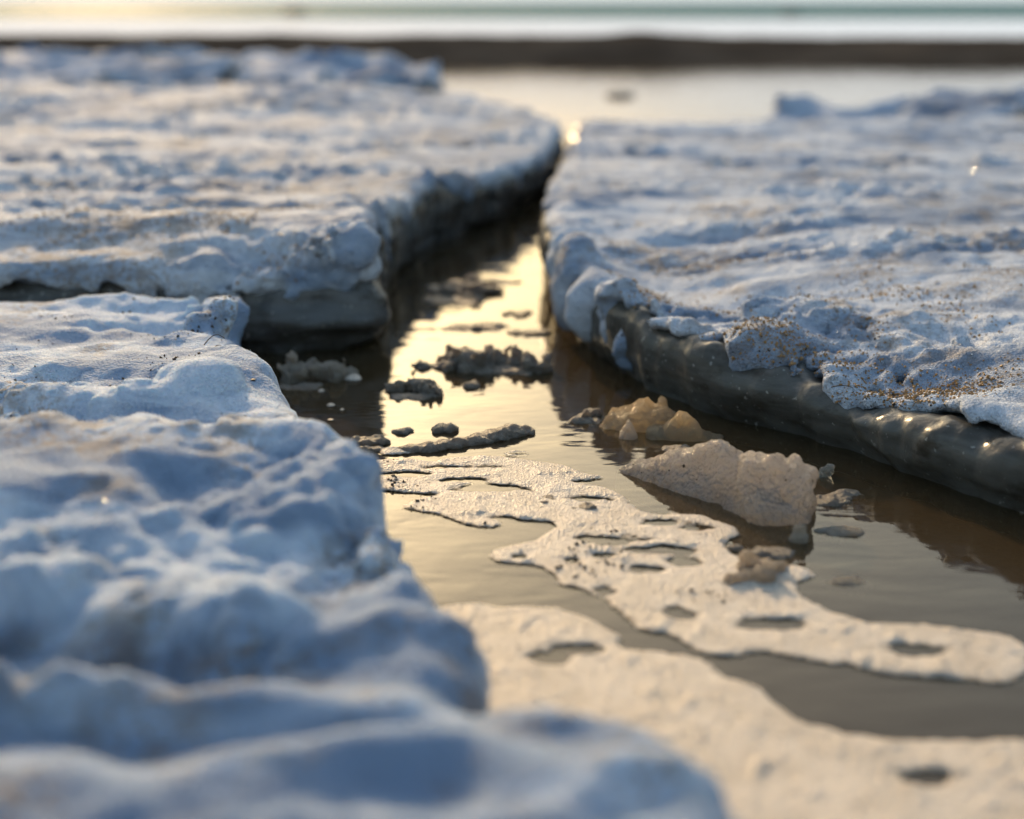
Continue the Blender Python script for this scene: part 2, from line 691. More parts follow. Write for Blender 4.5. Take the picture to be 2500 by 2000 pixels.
def make_slab(name, label, group, base, G, poly, top, thick0, m_snow, m_ice, off=0.0, edge=.012, lip=.03,
              lump=.010, lump_f=16, flute=.010, inset=.014, fine=.003, top_amp=.008, bulge=.012, dents=(), knobs=(), grow=0.0, drips=.05, body_knobs=(), thinf=None, mid=.004, insetf=None, strata=.003):
    root = empty(name, base)
    tag(root, label, 'ice slab', group)
    d2 = poly_sdf(G.X, G.Y, poly) - grow
    zero = np.zeros_like(G.X)
    d2 = d2 + edge * fbm(G.X, G.Y, zero, 9.0, 3, .55, off)
    T = top(G.X, G.Y)
    T = T + 3.2 * top_amp * fbm(G.X * .5, G.Y * 1.6, zero, 3.4, 3, .55, off + 21)
    T = T + top_amp * (fbm(G.X, G.Y * 1.5, zero, 7.0, 3, .5, off + 3) + 0.6 * billow(G.X * .7, G.Y * 1.3, zero, 11.0, 3, off + 9))
    for (cx, cy, rx, ry, dep) in dents:
        T = T - dep * np.exp(-((G.X - cx) / rx) ** 2 - ((G.Y - cy) / ry) ** 2)
    # crust of snow
    thin = thinf(G.X, G.Y, d2) if thinf else 1.0 + zero
    thick = thick0 * thin
    th = thick * np.maximum(.85, 1 + .7 * noise3(G.X * 12 + off, G.Y * 12, zero) + .45 * noise3(G.X * 31 + off, G.Y * 31, zero + 4))
    drip = np.maximum(noise3(G.X * 19 + off, G.Y * 19, zero + 2.2), 0) ** 1.3 * np.exp(-(d2 / .025) ** 2)
    th = th + drips * drip * thin
    S = smax(d2[:, :, None] + 0 * G.Z, G.Z - T[:, :, None], lip)
    S = smax(S, (T - th)[:, :, None] - G.Z, .016).astype(np.float32)
    for (c, r) in knobs:
        q = np.sqrt(((G.X3 - c[0]) / r[0]) ** 2 + ((G.Y3 - c[1]) / r[1]) ** 2 + ((G.Z - c[2]) / r[2]) ** 2)
        S = smin(S, ((q - 1) * min(r)).astype(np.float32), .02)
    add_band(S, G, .05, lambda x, y, z: (.35 + 1.5 * sstep(-.25, .45, noise3(x * 2.2 + off, y * 4.0, z * 0))) * (-lump * billow(x, y, z, lump_f, 2, off) * 1.6 - mid * billow(x, y, z, 27, 2, off + 4) + fine * fbm(x, y, z, 60, 2, .5, off)))
    V, F = surface_nets(S)
    V = G.world(V)
    crust = mesh_obj('snow_crust', V, F, m_snow, root, base)
    # the ice below it
    bul = bulge * np.sin(np.clip(G.Z / np.maximum(T[:, :, None], .02), 0, 1) * math.pi)
    fl = flute * (np.abs(noise3(G.X * 21 + off, G.Y * 21, zero)) - .25 + .5 * noise3(G.X * 47, G.Y * 47, zero + off))
    B = smax((d2 + (insetf(G.X) if insetf else inset) - fl)[:, :, None] - bul, G.Z - (T - thick * .55 - .004)[:, :, None], .02).astype(np.float32)
    for (c, q) in body_knobs:
        e = np.sqrt(((G.X3 - c[0]) / q[0]) ** 2 + ((G.Y3 - c[1]) / q[1]) ** 2 + ((G.Z - c[2]) / q[2]) ** 2)
        B = smin(B, ((e - 1) * min(q)).astype(np.float32), .03)
    add_band(B, G, .04, lambda x, y, z: .007 * fbm(x, y, z * .6, 18, 3, .5, off + 5) + strata * noise3(x * 5, y * 5, z * 62 + off) + strata * noise3(x * 11, y * 11, z * 25))
    Vb, Fb = surface_nets(B)
    mesh_obj('ice_body', G.world(Vb), Fb, m_ice, root, base)
    return root, V, F


# right slab --------------------------------------------------------------
r_line = [P(x, y) for x, y in [(1363, 797), (1405, 842), (1461, 884), (1529, 921), (1582, 955), (1684, 997), (1834, 1034),
                               (1955, 1061), (2050, 1098), (2200, 1150), (2400, 1215), (2700, 1320), (3100, 1450)]]
r_front = [(p.x, p.y) for p in r_line]
right_poly = [(.190, 3.99), (.178, 3.7), (.150, 3.4), (.126, 3.15), (.088, 2.75), (.064, 2.45), (.055, 2.15), (.058, 1.95)] + r_front + \
             [(3.2, 1.2), (3.2, 4.3), (1.9, 4.25), (1.0, 4.1), (.62, 4.0), (.36, 3.99)]


def right_top(X, Y):
    f = -poly_sdf(X, Y, r_front + [(6, 1), (6, 9), (-6, 9), (-6, 1.9)])
    low = (1 - sstep(.0, .55, f)) * sstep(.05, .24, X)
    return .128 - .046 * low - .008 * sstep(1.0, 3.0, X) - .020 * sstep(2.0, 3.2, Y)


Gr = Fan(0.0, .66, .95, 4.45, -.03, .19, .0033, .0055)
p1 = P(1700, 545, .125)
right_slab, Vr, Fr = make_slab('ice_slab', 'wide right-hand ice slab with sandy snow crust and clear grey face', 'ice slabs along the channel',
                               (.6, 2.4, 0), Gr, right_poly, right_top, .030, M['snow_right'], M['ice'], off=2.0, lump=.007, top_amp=.005, bulge=.020, flute=.004, insetf=lambda X: .017 - .012 * sstep(.11, .18, X), thinf=lambda X, Y, d: 1 - .5 * sstep(.11, .18, X) * np.exp(-(d / .06) ** 2),
                               dents=[(p1.x, p1.y, .10, .03, .02), (.36, 1.62, .16, .04, .014), (.12, 2.02, .05, .05, .02)],
                               knobs=[((P(1390, 600, .13).x + .012, 1.80, .118), (.026, .03, .028)),
                                      ((P(1490, 705, .11).x, 1.62, .095), (.022, .02, .02)),
                                      ((P(2040, 830, .09).x, 1.52, .092), (.06, .04, .022)),
                                      ((P(1440, 760, .06).x, 1.69, .060), (.034, .026, .042)), ((P(1395, 740, .06).x, 1.77, .06), (.026, .03, .05)),
                                      ((P(1365, 700, .06).x + .01, 1.9, .07), (.022, .05, .045)), ((P(1545, 850, .04).x, 1.575, .045), (.026, .02, .026)),
                                      ((P(1500, 800, .05).x, 1.62, .055), (.022, .02, .032))])

# left slab beyond the cove ------------------------------------------------
l_poly = [(-3.2, 1.62), (-.9, 1.70), (-.62, 1.70), (-.40, 1.69), (-.30, 1.685), (-.215, 1.705), (-.185, 1.78), (-.20, 1.88), (-.205, 1.98), (-.19, 2.2),
          (-.165, 2.40), (-.085, 2.62), (.015, 2.9), (.068, 3.1), (.103, 3.35), (.138, 3.7), (.145, 3.95), (.10, 4.2), (.02, 4.6), (-.18, 4.75), (-.4, 4.9), (-.9, 4.8), (-1.4, 4.95), (-3.2, 5.1)]


def left_top(X, Y):
    f = sstep(1.66, 1.86, Y)
    return .122 + .026 * f - .038 * sstep(1.9, 3.1, Y) + .05 * sstep(3.3, 4.9, Y) * sstep(.1, -.6, X) + .022 * np.exp(-((X + .23) / .05) ** 2 - ((Y - 1.78) / .06) ** 2)


Gl = Fan(-.62, .075, 1.5, 5.25, -.03, .25, .0036, .006)
left_slab, Vl, Fl = make_slab('ice_slab', 'thick left-hand ice slab with undercut dark block facing the cove', 'ice slabs along the channel',
                              (-.6, 2.6, 0), Gl, l_poly, left_top, .034, M['snow_left'], M['ice_dark'], off=11.0, flute=.022, inset=.02, bulge=.02, lump=.011, top_amp=.006, drips=.12, strata=.007, body_knobs=[((-.215, 1.75, .05), (.05, .05, .045)), ((-.30, 1.72, .035), (.06, .04, .04))],
                              dents=[(-.5, 1.95, .2, .02, .014), (-.42, 2.1, .2, .025, .014), (-.35, 2.6, .15, .06, .012), (-.5, 3.2, .2, .08, .014)],
                              knobs=[((-.215, 1.745, .12), (.035, .035, .045)), ((-.245, 1.73, .135), (.045, .04, .025))])

# near slab in front of the camera ----------------------------------------
near_px = [(120, 560), (300, 590), (450, 612), (510, 650), (530, 705), (568, 735), (566, 785), (560, 815), (600, 846), (646, 868), (691, 921), (737, 978), (784, 1048), (821, 1096),
           (877, 1137), (897, 1178), (908, 1223), (947, 1290), (985, 1340), (1055, 1395), (1125, 1465), (1125, 1530), (1122, 1575), (1065, 1612), (1055, 1640)]
near_poly = [tuple(P(x, y, .106 if y < 900 else .106 - (y - 900) / 600 * .011 if y < 1500 else .095))[:2] for x, y in near_px]
near_poly += [tuple(P(x, y, .104))[:2] for x, y in [(1150, 1668), (1250, 1680), (1400, 1686), (1547, 1690), (1660, 1735), (1718, 1800), (1745, 1880), (1765, 1960)]]
near_poly += [(.13, .44), (.12, .33), (.10, .2), (.05, .06), (-1.6, .06), (-1.6, 1.45)]


def near_top(X, Y):
    wob = .040 * noise3(X * 6, X * 0 + 1.3, X * 0) + .02 * noise3(X * 15, Y * 3, X * 0)
    y = Y + wob
    T = .090 + .020 * np.exp(-((y - .91) / np.where(y < .91, .20, .15)) ** 2) + .004 * np.exp(-((y - 1.25) / .10) ** 2)
    T = T + (.018 + .010 * noise3(X * 9, X * 0, X * 0 + 4.4)) * np.exp(-((y - .612) / .030) ** 2) - .007 * np.exp(-((y - .675) / .022) ** 2)
    T = T + (.014 + .012 * noise3(X * 11, X * 0 + 3, X * 0 + 9.4)) * np.exp(-((y - .545) / .026) ** 2) - .010 * np.exp(-((y - .588) / .022) ** 2)
    T = T + .026 * np.exp(-((y - .43) / .03) ** 2)
    T = T - .016 * np.exp(-((X + .12) / .07) ** 2 - ((Y - .82) / .06) ** 2)
    return T


Gn = Fan(-.95, .22, .2, 1.62, -.03, .2, .0047, .0052, fan=False)
k1, k2, k3 = P(545, 752, .09), P(480, 700, .1), P(540, 800, .09)
near_slab, Vn, Fn = make_slab('ice_slab', 'blurred lumpy snow-covered ice slab nearest the camera on the left', 'ice slabs along the channel',
                              (-.35, .8, 0), Gn, near_poly, near_top, .075, M['snow_near'], M['ice'], off=23.0, lip=.045, lump=.013, lump_f=9, top_amp=.0075, grow=.013, drips=.0, mid=.007, fine=.0035,
                              edge=.0025, inset=.01, flute=.005, bulge=.008,
                              knobs=[((k1.x - .012, k1.y, .088), (.032, .026, .022)), ((k2.x, k2.y, .105), (.035, .03, .028)), ((k3.x - .01, k3.y, .095), (.028, .03, .024)),
                                     ((P(690, 940, .1).x - .08, P(690, 940, .1).y, .108), (.04, .035, .018))])

# floes behind -------------------------------------------------------------


def floe(label, base, poly, zt, off, step=.007, tilt=0.0, mats=('snow_far', 'ice_dark'), x0=None, x1=None, **kw):
    p = np.array(poly)
    us = p[:, 0] / p[:, 1]
    G = Fan(us.min() - .06, us.max() + .06, p[:, 1].min() - .25, p[:, 1].max() + .25, -.04, zt + .12, step, .010)
    return make_slab('ice_floe', label, 'ice floes behind the slabs', base, G, poly,
                     lambda X, Y: zt + tilt * (Y - base[1]) + (.055 * fbm(X, Y, 0 * X, 1.3, 4, .55, off)), .06, M[mats[0]], M[mats[1]], off=off, edge=.05, lip=.06,
                     lump=.02, lump_f=5, flute=.03, top_amp=.02, fine=.004, **kw)


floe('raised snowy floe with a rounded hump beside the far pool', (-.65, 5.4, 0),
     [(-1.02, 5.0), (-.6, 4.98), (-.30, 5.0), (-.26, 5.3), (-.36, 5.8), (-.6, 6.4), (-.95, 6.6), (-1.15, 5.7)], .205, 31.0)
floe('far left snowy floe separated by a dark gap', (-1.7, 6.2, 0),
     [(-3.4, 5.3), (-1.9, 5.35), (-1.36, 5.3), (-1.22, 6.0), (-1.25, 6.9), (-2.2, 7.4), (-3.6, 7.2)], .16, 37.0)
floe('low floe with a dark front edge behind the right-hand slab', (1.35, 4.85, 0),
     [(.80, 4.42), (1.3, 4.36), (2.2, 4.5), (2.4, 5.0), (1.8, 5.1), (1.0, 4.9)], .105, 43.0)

# ------------------------------------------------------------------ floating pieces (implicit shapes)


class Shape:
    def __init__(self):
        self.f = []
        self.lo = np.array([9e9] * 3)
        self.hi = -self.lo

    def _box(self, lo, hi):
        self.lo = np.minimum(self.lo, lo)
        self.hi = np.maximum(self.hi, hi)

    def blob(self, px, py, w, h, depth=.8, z=0.0, lift=.2):
        """Ellipsoid standing on the water at the pixel, w x h pixels large."""
        c = P(px, py)
        s = math.hypot(c.y, CAM_H) / FPX * 1.02
        rx, hz = w * s / 2, h * s
        ry = rx * depth
        r = (rx, ry, hz * (1 - lift))
        c = (c.x, c.y + ry * .5, z + hz * lift)
        self.f.append(lambda x, y, zz, c=c, r=r: (np.sqrt(((x - c[0]) / r[0]) ** 2 + ((y - c[1]) / r[1]) ** 2 + ((zz - c[2]) / r[2]) ** 2) - 1) * min(r))
        self._box(np.array(c) - r, np.array(c) + r)
        return self

    def plate(self, A, B, poly_px, t=.04, lean=.35, k=.014):
        """Leaning block: outline given in pixels, standing on the water line A-B."""
        a, b = P(*A), P(*B)
        e = (b - a)
        L = e.length
        ex, ey = e.x / L, e.y / L
        nx, ny = -ey, ex
        if ny < 0:
            nx, ny = -nx, -ny
        pl = []
        for q in poly_px:
            d = P(q[0], q[1]) - Vector((0, 0, CAM_H))
            den = d.x * nx + d.y * ny
            tt = (a.x * nx + a.y * ny) / den
            w = Vector((0, 0, CAM_H)) + d * tt
            pl.append(((w.x - a.x) * ex + (w.y - a.y) * ey, w.z))
        pl = pl + [(pl[-1][0], -.03), (pl[0][0], -.03)]

        def f(x, y, z):
            s = (x - a.x) * ex + (y - a.y) * ey
            n = (x - a.x) * nx + (y - a.y) * ny
            d = poly_sdf(s, z, pl)
            return smax(smax(d, n - t, k), (np.maximum(z, 0) * lean - n), k)
        self.f.append(f)
        pz = [q[1] for q in pl]
        cs = []
        for s0 in (min(q[0] for q in pl), max(q[0] for q in pl)):
            for n0 in (-.01, t):
                cs.append((a.x + ex * s0 + nx * n0, a.y + ey * s0 + ny * n0))
        self._box(np.array([min(c[0] for c in cs), min(c[1] for c in cs), -.03]), np.array([max(c[0] for c in cs), max(c[1] for c in cs), max(pz)]))
        return self

    def build(self, name, mat, res=.0025, amp=.003, f=45, k=.008, off=0.0, parent=None):
        lo, hi = self.lo - .012, self.hi + .012
        lo[2] = max(lo[2], -.035)
        ax = [np.arange(lo[i], hi[i] + res, res).astype(np.float32) for i in range(3)]
        X, Y, Z = np.meshgrid(*ax, indexing='ij')
        S = None
        for fn in self.f:
            v = fn(X, Y, Z).astype(np.float32)
            S = v if S is None else smin(S, v, k)
        amp = min(amp, .26 * float(self.hi[2]))
        m = np.abs(S) < .03
        S[m] += amp * (.45 * noise3(X[m] * 130, Y[m] * 130, Z[m] * 130 + off) + fbm(X[m], Y[m], Z[m], f, 3, .6, off) - .9 * billow(X[m], Y[m], Z[m], f * .6, 2, off))
        V, F = biggest(*surface_nets(S))
        W = np.stack([np.interp(V[:, i], np.arange(len(ax[i])), ax[i]) for i in range(3)], 1)
        self.V, self.F = W, F
        base = ((lo[0] + hi[0]) / 2, (lo[1] + hi[1]) / 2, 0.0)
        return mesh_obj(name, W, F, mat, parent, base)


# big bright chunk
s = Shape()
s.plate((1494, 1150), (1800, 1250), [(1492, 1152), (1540, 1136), (1600, 1119), (1650, 1106), (1688, 1095), (1722, 1096), (1735, 1112), (1770, 1130), (1800, 1150), (1830, 1190), (1838, 1262)],
        .045, .55, .012)
s.plate((1785, 1258), (1968, 1284), [(1782, 1262), (1790, 1180), (1806, 1146), (1828, 1136), (1850, 1142), (1872, 1134), (1893, 1148), (1906, 1145), (1932, 1154), (1948, 1170), (1972, 1174), (1980, 1200), (1970, 1230), (1970, 1284)],
        .05, .30, .014)
s.blob(1880, 1278, 130, 70, .6)
o = s.build('ice_chunk', M['chunk'], .0017, .0034, 42, .012, 3.0)
chunk_vf = (s.V, s.F)
tag(o, 'large pale grainy ice chunk with a peaked ramp floating beside the foam', 'ice chunk', 'ice chunks floating by the right slab')

s = Shape()
s.plate((1455, 1046), (1640, 1062), [(1455, 1048), (1475, 1024), (1520, 1010), (1545, 1002), (1562, 994), (1578, 1006), (1600, 1012), (1640, 1030), (1655, 1062)], .05, .5, .014)
s.blob(1618, 1022, 34, 30, .8, .012)
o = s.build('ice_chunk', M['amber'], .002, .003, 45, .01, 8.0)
tag(o, 'rounded ice chunk with painted amber glow furthest back at the foot of the right slab', 'ice chunk', 'ice chunks floating by the right slab')

s = Shape()
s.plate((1572, 1074), (1760, 1082), [(1572, 1076), (1580, 1054), (1618, 1056), (1640, 1030), (1655, 1012), (1680, 1022), (1702, 1040), (1722, 1066), (1765, 1082)], .03, .35, .010)
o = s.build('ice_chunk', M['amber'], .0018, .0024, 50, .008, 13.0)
tag(o, 'triangular translucent ice shard with painted amber glow behind the big pale chunk', 'ice chunk', 'ice chunks floating by the right slab')

s = Shape()
s.plate((1510, 1072), (1552, 1076), [(1508, 1074), (1516, 1048), (1530, 1032), (1545, 1046), (1556, 1076)], .014, .3, .006)
o = s.build('ice_chunk', M['slush_pale'], .0015, .0018, 60, .006, 17.0)
tag(o, 'small grey upright ice fin in front of the rounded amber chunk', 'ice chunk', 'ice chunks floating by the right slab')

# beads of clear ice under the slab
for i, (px, py, w, h, lab) in enumerate([
        (1762, 1110, 22, 11, 'flattest clear ice bead, first of the row behind the big chunk'),
        (1808, 1122, 34, 20, 'clear ice bead second in the row behind the big chunk'),
        (1853, 1126, 26, 22, 'round clear ice bead third in the row behind the big chunk'),
        (1893, 1132, 30, 26, 'tallest clear ice bead in the row behind the big chunk'),
        (1917, 1138, 26, 20, 'clear ice bead ending the row behind the big chunk'),
        (2022, 1164, 30, 32, 'lone glinting clear ice bead on dark water right of the big chunk')]):
    s = Shape().blob(px, py, w, h, .8, 0, .35).blob(px - w * .35, py + 1, w * .6, h * .6, .8, 0, .3)
    o = s.build('ice_bead', M['clear'], .0013, .0016, 90, .004, 30.0 + i)
    tag(o, lab, 'ice bead', 'clear ice beads on dark water')

# slush in the channel
slush = [
    ('long grey slush clump across the middle of the channel', 'slush',
     [(1150, 902, 130, 62, .5), (1125, 880, 60, 40, .6), (1220, 890, 80, 45, .5), (1060, 893, 90, 13, .5), (1260, 895, 80, 32, .5)]),
    ('pointed grey slush lump beside the right slab in mid channel', 'slush', [(1305, 905, 76, 52, .6), (1325, 890, 40, 30, .8), (1300, 925, 30, 20, .8)]),
    ('ragged dark slush clump left of the channel middle', 'slush', [(975, 952, 60, 24, .6), (1030, 956, 70, 42, .6), (1062, 965, 34, 28, .8), (1038, 990, 26, 26, .8), (1085, 930, 50, 18, .4)]),
    ('thin dark slush sliver right of the ragged clump', 'slush', [(1150, 944, 44, 14, .6), (1215, 942, 34, 8, .6), (1180, 930, 30, 6, .6)]),
    ('pale slushy lump tucked under the left block in the cove', 'slush_pale', [(770, 925, 130, 50, .5), (715, 935, 60, 46, .7), (830, 915, 60, 30, .5)]),
    ('dim slush patch in the far narrow part of the channel', 'slush', [(1130, 715, 150, 34, .5), (1190, 690, 80, 34, .5), (1075, 712, 70, 16, .4)]),
    ('small dark slush bar near the right wall of the channel', 'slush', [(1290, 815, 80, 10, .4)]),
    ('further small slush bar in the bright channel reflection', 'slush', [(1262, 768, 70, 9, .4)]),
    ('flat brown-grey floating ice lump at the left edge of the golden water', 'slush', [(905, 1084, 88, 26, .55), (880, 1086, 40, 18, .7)]),
    ('little dark slush mound with a wet tip on golden water', 'slush', [(1084, 1052, 60, 19, .6), (1092, 1068, 28, 10, .6)]),
    ('tiny flat grey slush crumb beside the dark mound', 'slush', [(984, 1056, 50, 11, .5)]),
    ('warm grey slush heap lying on the foam near the big chunk', 'slush_pale',
     [(1850, 1420, 90, 40, .7), (1800, 1428, 46, 30, .8), (1885, 1396, 80, 30, .6), (1830, 1395, 40, 24, .8), (1910, 1362, 34, 20, .7)]),
    ('small dark slush fragment between the foam and the slush heap', 'slush', [(1790, 1342, 34, 10, .6), (1762, 1356, 36, 12, .6)]),
    ('brown slush pebble standing on the middle of the foam raft', 'slush', [(1432, 1248, 60, 18, .6)]),
    ('low cluster of grey crumbs on the foam beside the pebble', 'slush', [(1335, 1222, 50, 12, .5), (1380, 1236, 36, 10, .6), (1325, 1232, 24, 10, .6)]),
    ('glassy slush lump at the right end of the big chunk reflection', 'slush_pale', [(1950, 1325, 34, 26, .8), (1930, 1338, 30, 16, .8)]),
    ('dark slush crumbs at the foot of the amber ice chunk', 'slush', [(1420, 1022, 40, 14, .6), (1450, 1014, 36, 14, .6), (1490, 1000, 40, 18, .7)]),
]
for i, (lab, mt, bl) in enumerate(slush):
    s = Shape()
    for b in bl:
        hh = b[3] * (.8 if mt == 'slush' else .95)
        s.blob(b[0], b[1], b[2] * .9, hh * .8, b[4])
        for q in range(7):
            ang, rad = random.uniform(0, 6.28), random.uniform(.25, .52)
            s.blob(b[0] + b[2] * rad * math.cos(ang), b[1] + b[2] * rad * .22 * math.sin(ang), b[2] * random.uniform(.16, .34), hh * random.uniform(.45, 1.1), .8)
    o = s.build('slush_clump', M[mt], .002, .0048, 60, .004, 50.0 + i * 1.7)
    tag(o, lab, 'slush', 'slush floating in the channel')

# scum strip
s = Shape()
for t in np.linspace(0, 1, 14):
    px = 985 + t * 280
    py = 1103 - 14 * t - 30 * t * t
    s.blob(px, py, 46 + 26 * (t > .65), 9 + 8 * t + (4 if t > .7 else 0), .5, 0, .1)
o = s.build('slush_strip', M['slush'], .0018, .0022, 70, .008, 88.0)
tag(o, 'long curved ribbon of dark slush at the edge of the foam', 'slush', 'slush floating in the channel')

# ------------------------------------------------------------------ foam rafts


def raft(label, outline, holes, T=.0024, off=0.0, step=.0016, name='foam_raft', mat='foam', cat='foam', group='foam rafts on the water', rough=1.25):
    poly = smooth_poly([P(*q) for q in outline], 2)
    p = np.array(poly)
    x0, x1, y0, y1 = p[:, 0].min(), p[:, 0].max(), p[:, 1].min(), p[:, 1].max()
    u0, u1 = min(x0 / y0, x0 / y1) - .01, max(x1 / y0, x1 / y1) + .01
    u = np.arange(u0, u1, step)
    v = np.arange(math.log(y0) - .01, math.log(y1) + .01, step)
    U, W = np.meshgrid(u, v, indexing='ij')
    Y = np.exp(W)
    X = U * Y
    D = np.full(X.shape, -1.0, np.float32)
    D = -poly_sdf(X, Y, poly)
    for (hx, hy, w, h) in holes:
        c = P(hx, hy)
        rx = abs(P(hx + w / 2, hy).x - c.x)
        ry = abs(P(hx, hy - h / 2).y - c.y)
        q = np.sqrt(((X - c.x) / rx) ** 2 + ((Y - c.y) / ry) ** 2) - 1
        q = q + .38 * noise3(X * 45 + off + hx, Y * 45, 0 * X) + .2 * noise3(X * 110 + off, Y * 110, 0 * X)
        D = np.minimum(D, q * min(rx, ry))
    D = D + .0042 * min(rough, 2.6) * fbm(X * .8, Y * 1.2, 0 * X, 30, 4, .6, off)
    th = T * (1 + .35 * fbm(X, Y, 0 * X, 14, 2, .5, off))
    Z = -.003 + (th + .003) * (1 - np.exp(-np.maximum(D + .0025, -.002) / .0026))
    lumps = np.maximum(noise3(X * 48 + off, Y * 48, 0 * X) - .15, 0) * .0024 + np.abs(noise3(X * 140, Y * 140, 0 * X + off)) * .0011
    lumps = lumps + np.maximum(noise3(X * 30 + off, Y * 30, 0 * X + 3) - .48, 0) * .008
    Z = Z + rough * lumps * sstep(.002, .008, D)
    keep = D > -.004
    I = np.arange(X.size).reshape(X.shape)
    kf = keep[:-1, :-1] & keep[1:, :-1] & keep[1:, 1:] & keep[:-1, 1:]
    F = np.stack([I[:-1, :-1][kf], I[1:, :-1][kf], I[1:, 1:][kf], I[:-1, 1:][kf]], -1)
    used = np.unique(F)
    rm = np.full(X.size, -1)
    rm[used] = np.arange(len(used))
    V = np.stack([X, Y, Z], -1).reshape(-1, 3)[used]
    F = rm[F]
    base = (float(V[:, 0].mean()), float(V[:, 1].mean()), 0.0)
    if name != 'foam_raft':
        V, F = biggest(V, F)
    o = mesh_obj(name, V, F, M[mat], None, base)
    tag(o, label, cat, group)
    return V, F


c6 = lambda x, y: (1250 + x * .3711, 950 + y * .3711)
c8 = lambda x, y: (1250 + x * .3711, 1500 + y * .3711)
main_out = [(800, 1140), (932, 1126), (984, 1121), (1059, 1128), (1081, 1119), (1136, 1115), (1250, 1117), (1339, 1132), (1398, 1143), (1432, 1156), (1480, 1168), (1443, 1175), (1384, 1178), (1435, 1184),
            (1480, 1191), (1513, 1206), (1528, 1225), (1558, 1233), (1566, 1252), (1602, 1259), (1651, 1250), (1714, 1262), (1769, 1276), (1800, 1291), (1808, 1306), (1785, 1330), (1770, 1350), (1850, 1372),
            (1930, 1380), (1973, 1391), (1983, 1406), (1955, 1429), (1951, 1443), (1985, 1469), (2029, 1495), (2120, 1520), (2300, 1530), (2520, 1560), (2520, 1680), (2300, 1660), (2150, 1645),
            (2050, 1630), (1992, 1622), (1936, 1607), (1862, 1597), (1806, 1607), (1743, 1604), (1695, 1592), (1666, 1570), (1636, 1552), (1584, 1545), (1539, 1533), (1510, 1499), (1473, 1469), (1435, 1447),
            (1358, 1429), (1343, 1406), (1306, 1384), (1250, 1378), (1200, 1372), (1190, 1358), (1229, 1339), (1287, 1322), (1357, 1295), (1340, 1283), (1299, 1276), (1229, 1264), (1196, 1264),
            (1237, 1282), (1214, 1290), (1155, 1288), (1099, 1275), (1044, 1256), (990, 1247), (968, 1240), (1007, 1222), (1081, 1210), (1044, 1206), (947, 1202), (906, 1197), (800, 1200)]
holes = [(*c6(980, 888), 66, 9), (*c6(1210, 920), 54, 9), (*c6(640, 1000), 160, 24), (*c6(985, 1070), 142, 20), (*c6(600, 1105), 52, 16), (*c6(390, 1140), 32, 12), (*c6(1110, 1145), 60, 20),
         (*c6(875, 1195), 58, 18), (*c6(50, 1112), 32, 10), (*c6(605, 1335), 42, 20), (*c6(1120, 1495), 72, 26), (*c6(1730, 1560), 138, 26), (1165, 1186), (1120, 1176, 90, 9)]
holes = [h for h in holes if len(h) == 4] + [(1180, 1194, 150, 20), (960, 1160, 130, 10), (1430, 1220, 80, 9), (1110, 1143, 110, 7), (2200, 1590, 120, 26)]
Vf, Ff = raft('big pitted foam raft spreading across the middle of the water', main_out, holes, off=4.0)
low_out = [(1020, 1500), (1096, 1479), (1136, 1475), (1250, 1484), (1361, 1488), (1454, 1518), (1487, 1540), (1517, 1558), (1506, 1577), (1532, 1589), (1621, 1596), (1677, 1599), (1729, 1616), (1755, 1645),
           (1806, 1663), (1858, 1682), (1888, 1708), (1918, 1741), (1973, 1767), (2050, 1793), (2200, 1810), (2500, 1800), (2700, 1850), (2700, 2300), (1200, 2300), (1050, 1800)]
raft('nearest foam raft filling the lower right of the water', low_out, [(*c8(480, 240), 72, 20), (*c8(240, 300), 66, 16), (2260, 1900, 90, 34)], T=.0026, off=9.0)
raft('small foam ring drifting off the far edge of the big raft', [(1228, 1108), (1260, 1102), (1294, 1104), (1296, 1112), (1262, 1115), (1230, 1114)], [(1260, 1109, 40, 5)], T=.003, off=12.0)
raft('white foam dab at the foot of the curved slush ribbon', [(930, 1096), (975, 1094), (1020, 1100), (1000, 1110), (960, 1112), (925, 1106)], [], T=.003, off=15.0)
raft('pale foam disc floating in the dark cove water', [(838, 922), (862, 916), (888, 919), (890, 927), (864, 931), (840, 929)], [], T=.004, off=18.0)
for i, (px, py, w, lab) in enumerate([(785, 956, 14, 'uppermost tiny foam fleck beside the left slab'), (776, 1004, 16, 'leftmost tiny foam fleck beside the left slab'),
                                      (808, 992, 18, 'middle tiny foam fleck beside the left slab'), (836, 1003, 14, 'right tiny foam fleck beside the left slab'),
                                      (806, 1027, 26, 'lowest and widest foam fleck beside the left slab')]):
    raft(lab, [(px - w / 2, py), (px - w / 4, py - 3), (px + w / 4, py - 3), (px + w / 2, py), (px + w / 4, py + 3), (px - w / 4, py + 3)], [], T=.003, off=20. + i, step=.0008)

def ring(px, py, w, h, n=11, seed=0):
    rg = random.Random(seed)
    return [(px + w / 2 * math.cos(2 * math.pi * k / n) * rg.uniform(.55, 1.15), py + h / 2 * math.sin(2 * math.pi * k / n) * rg.uniform(.55, 1.15)) for k in range(n)]


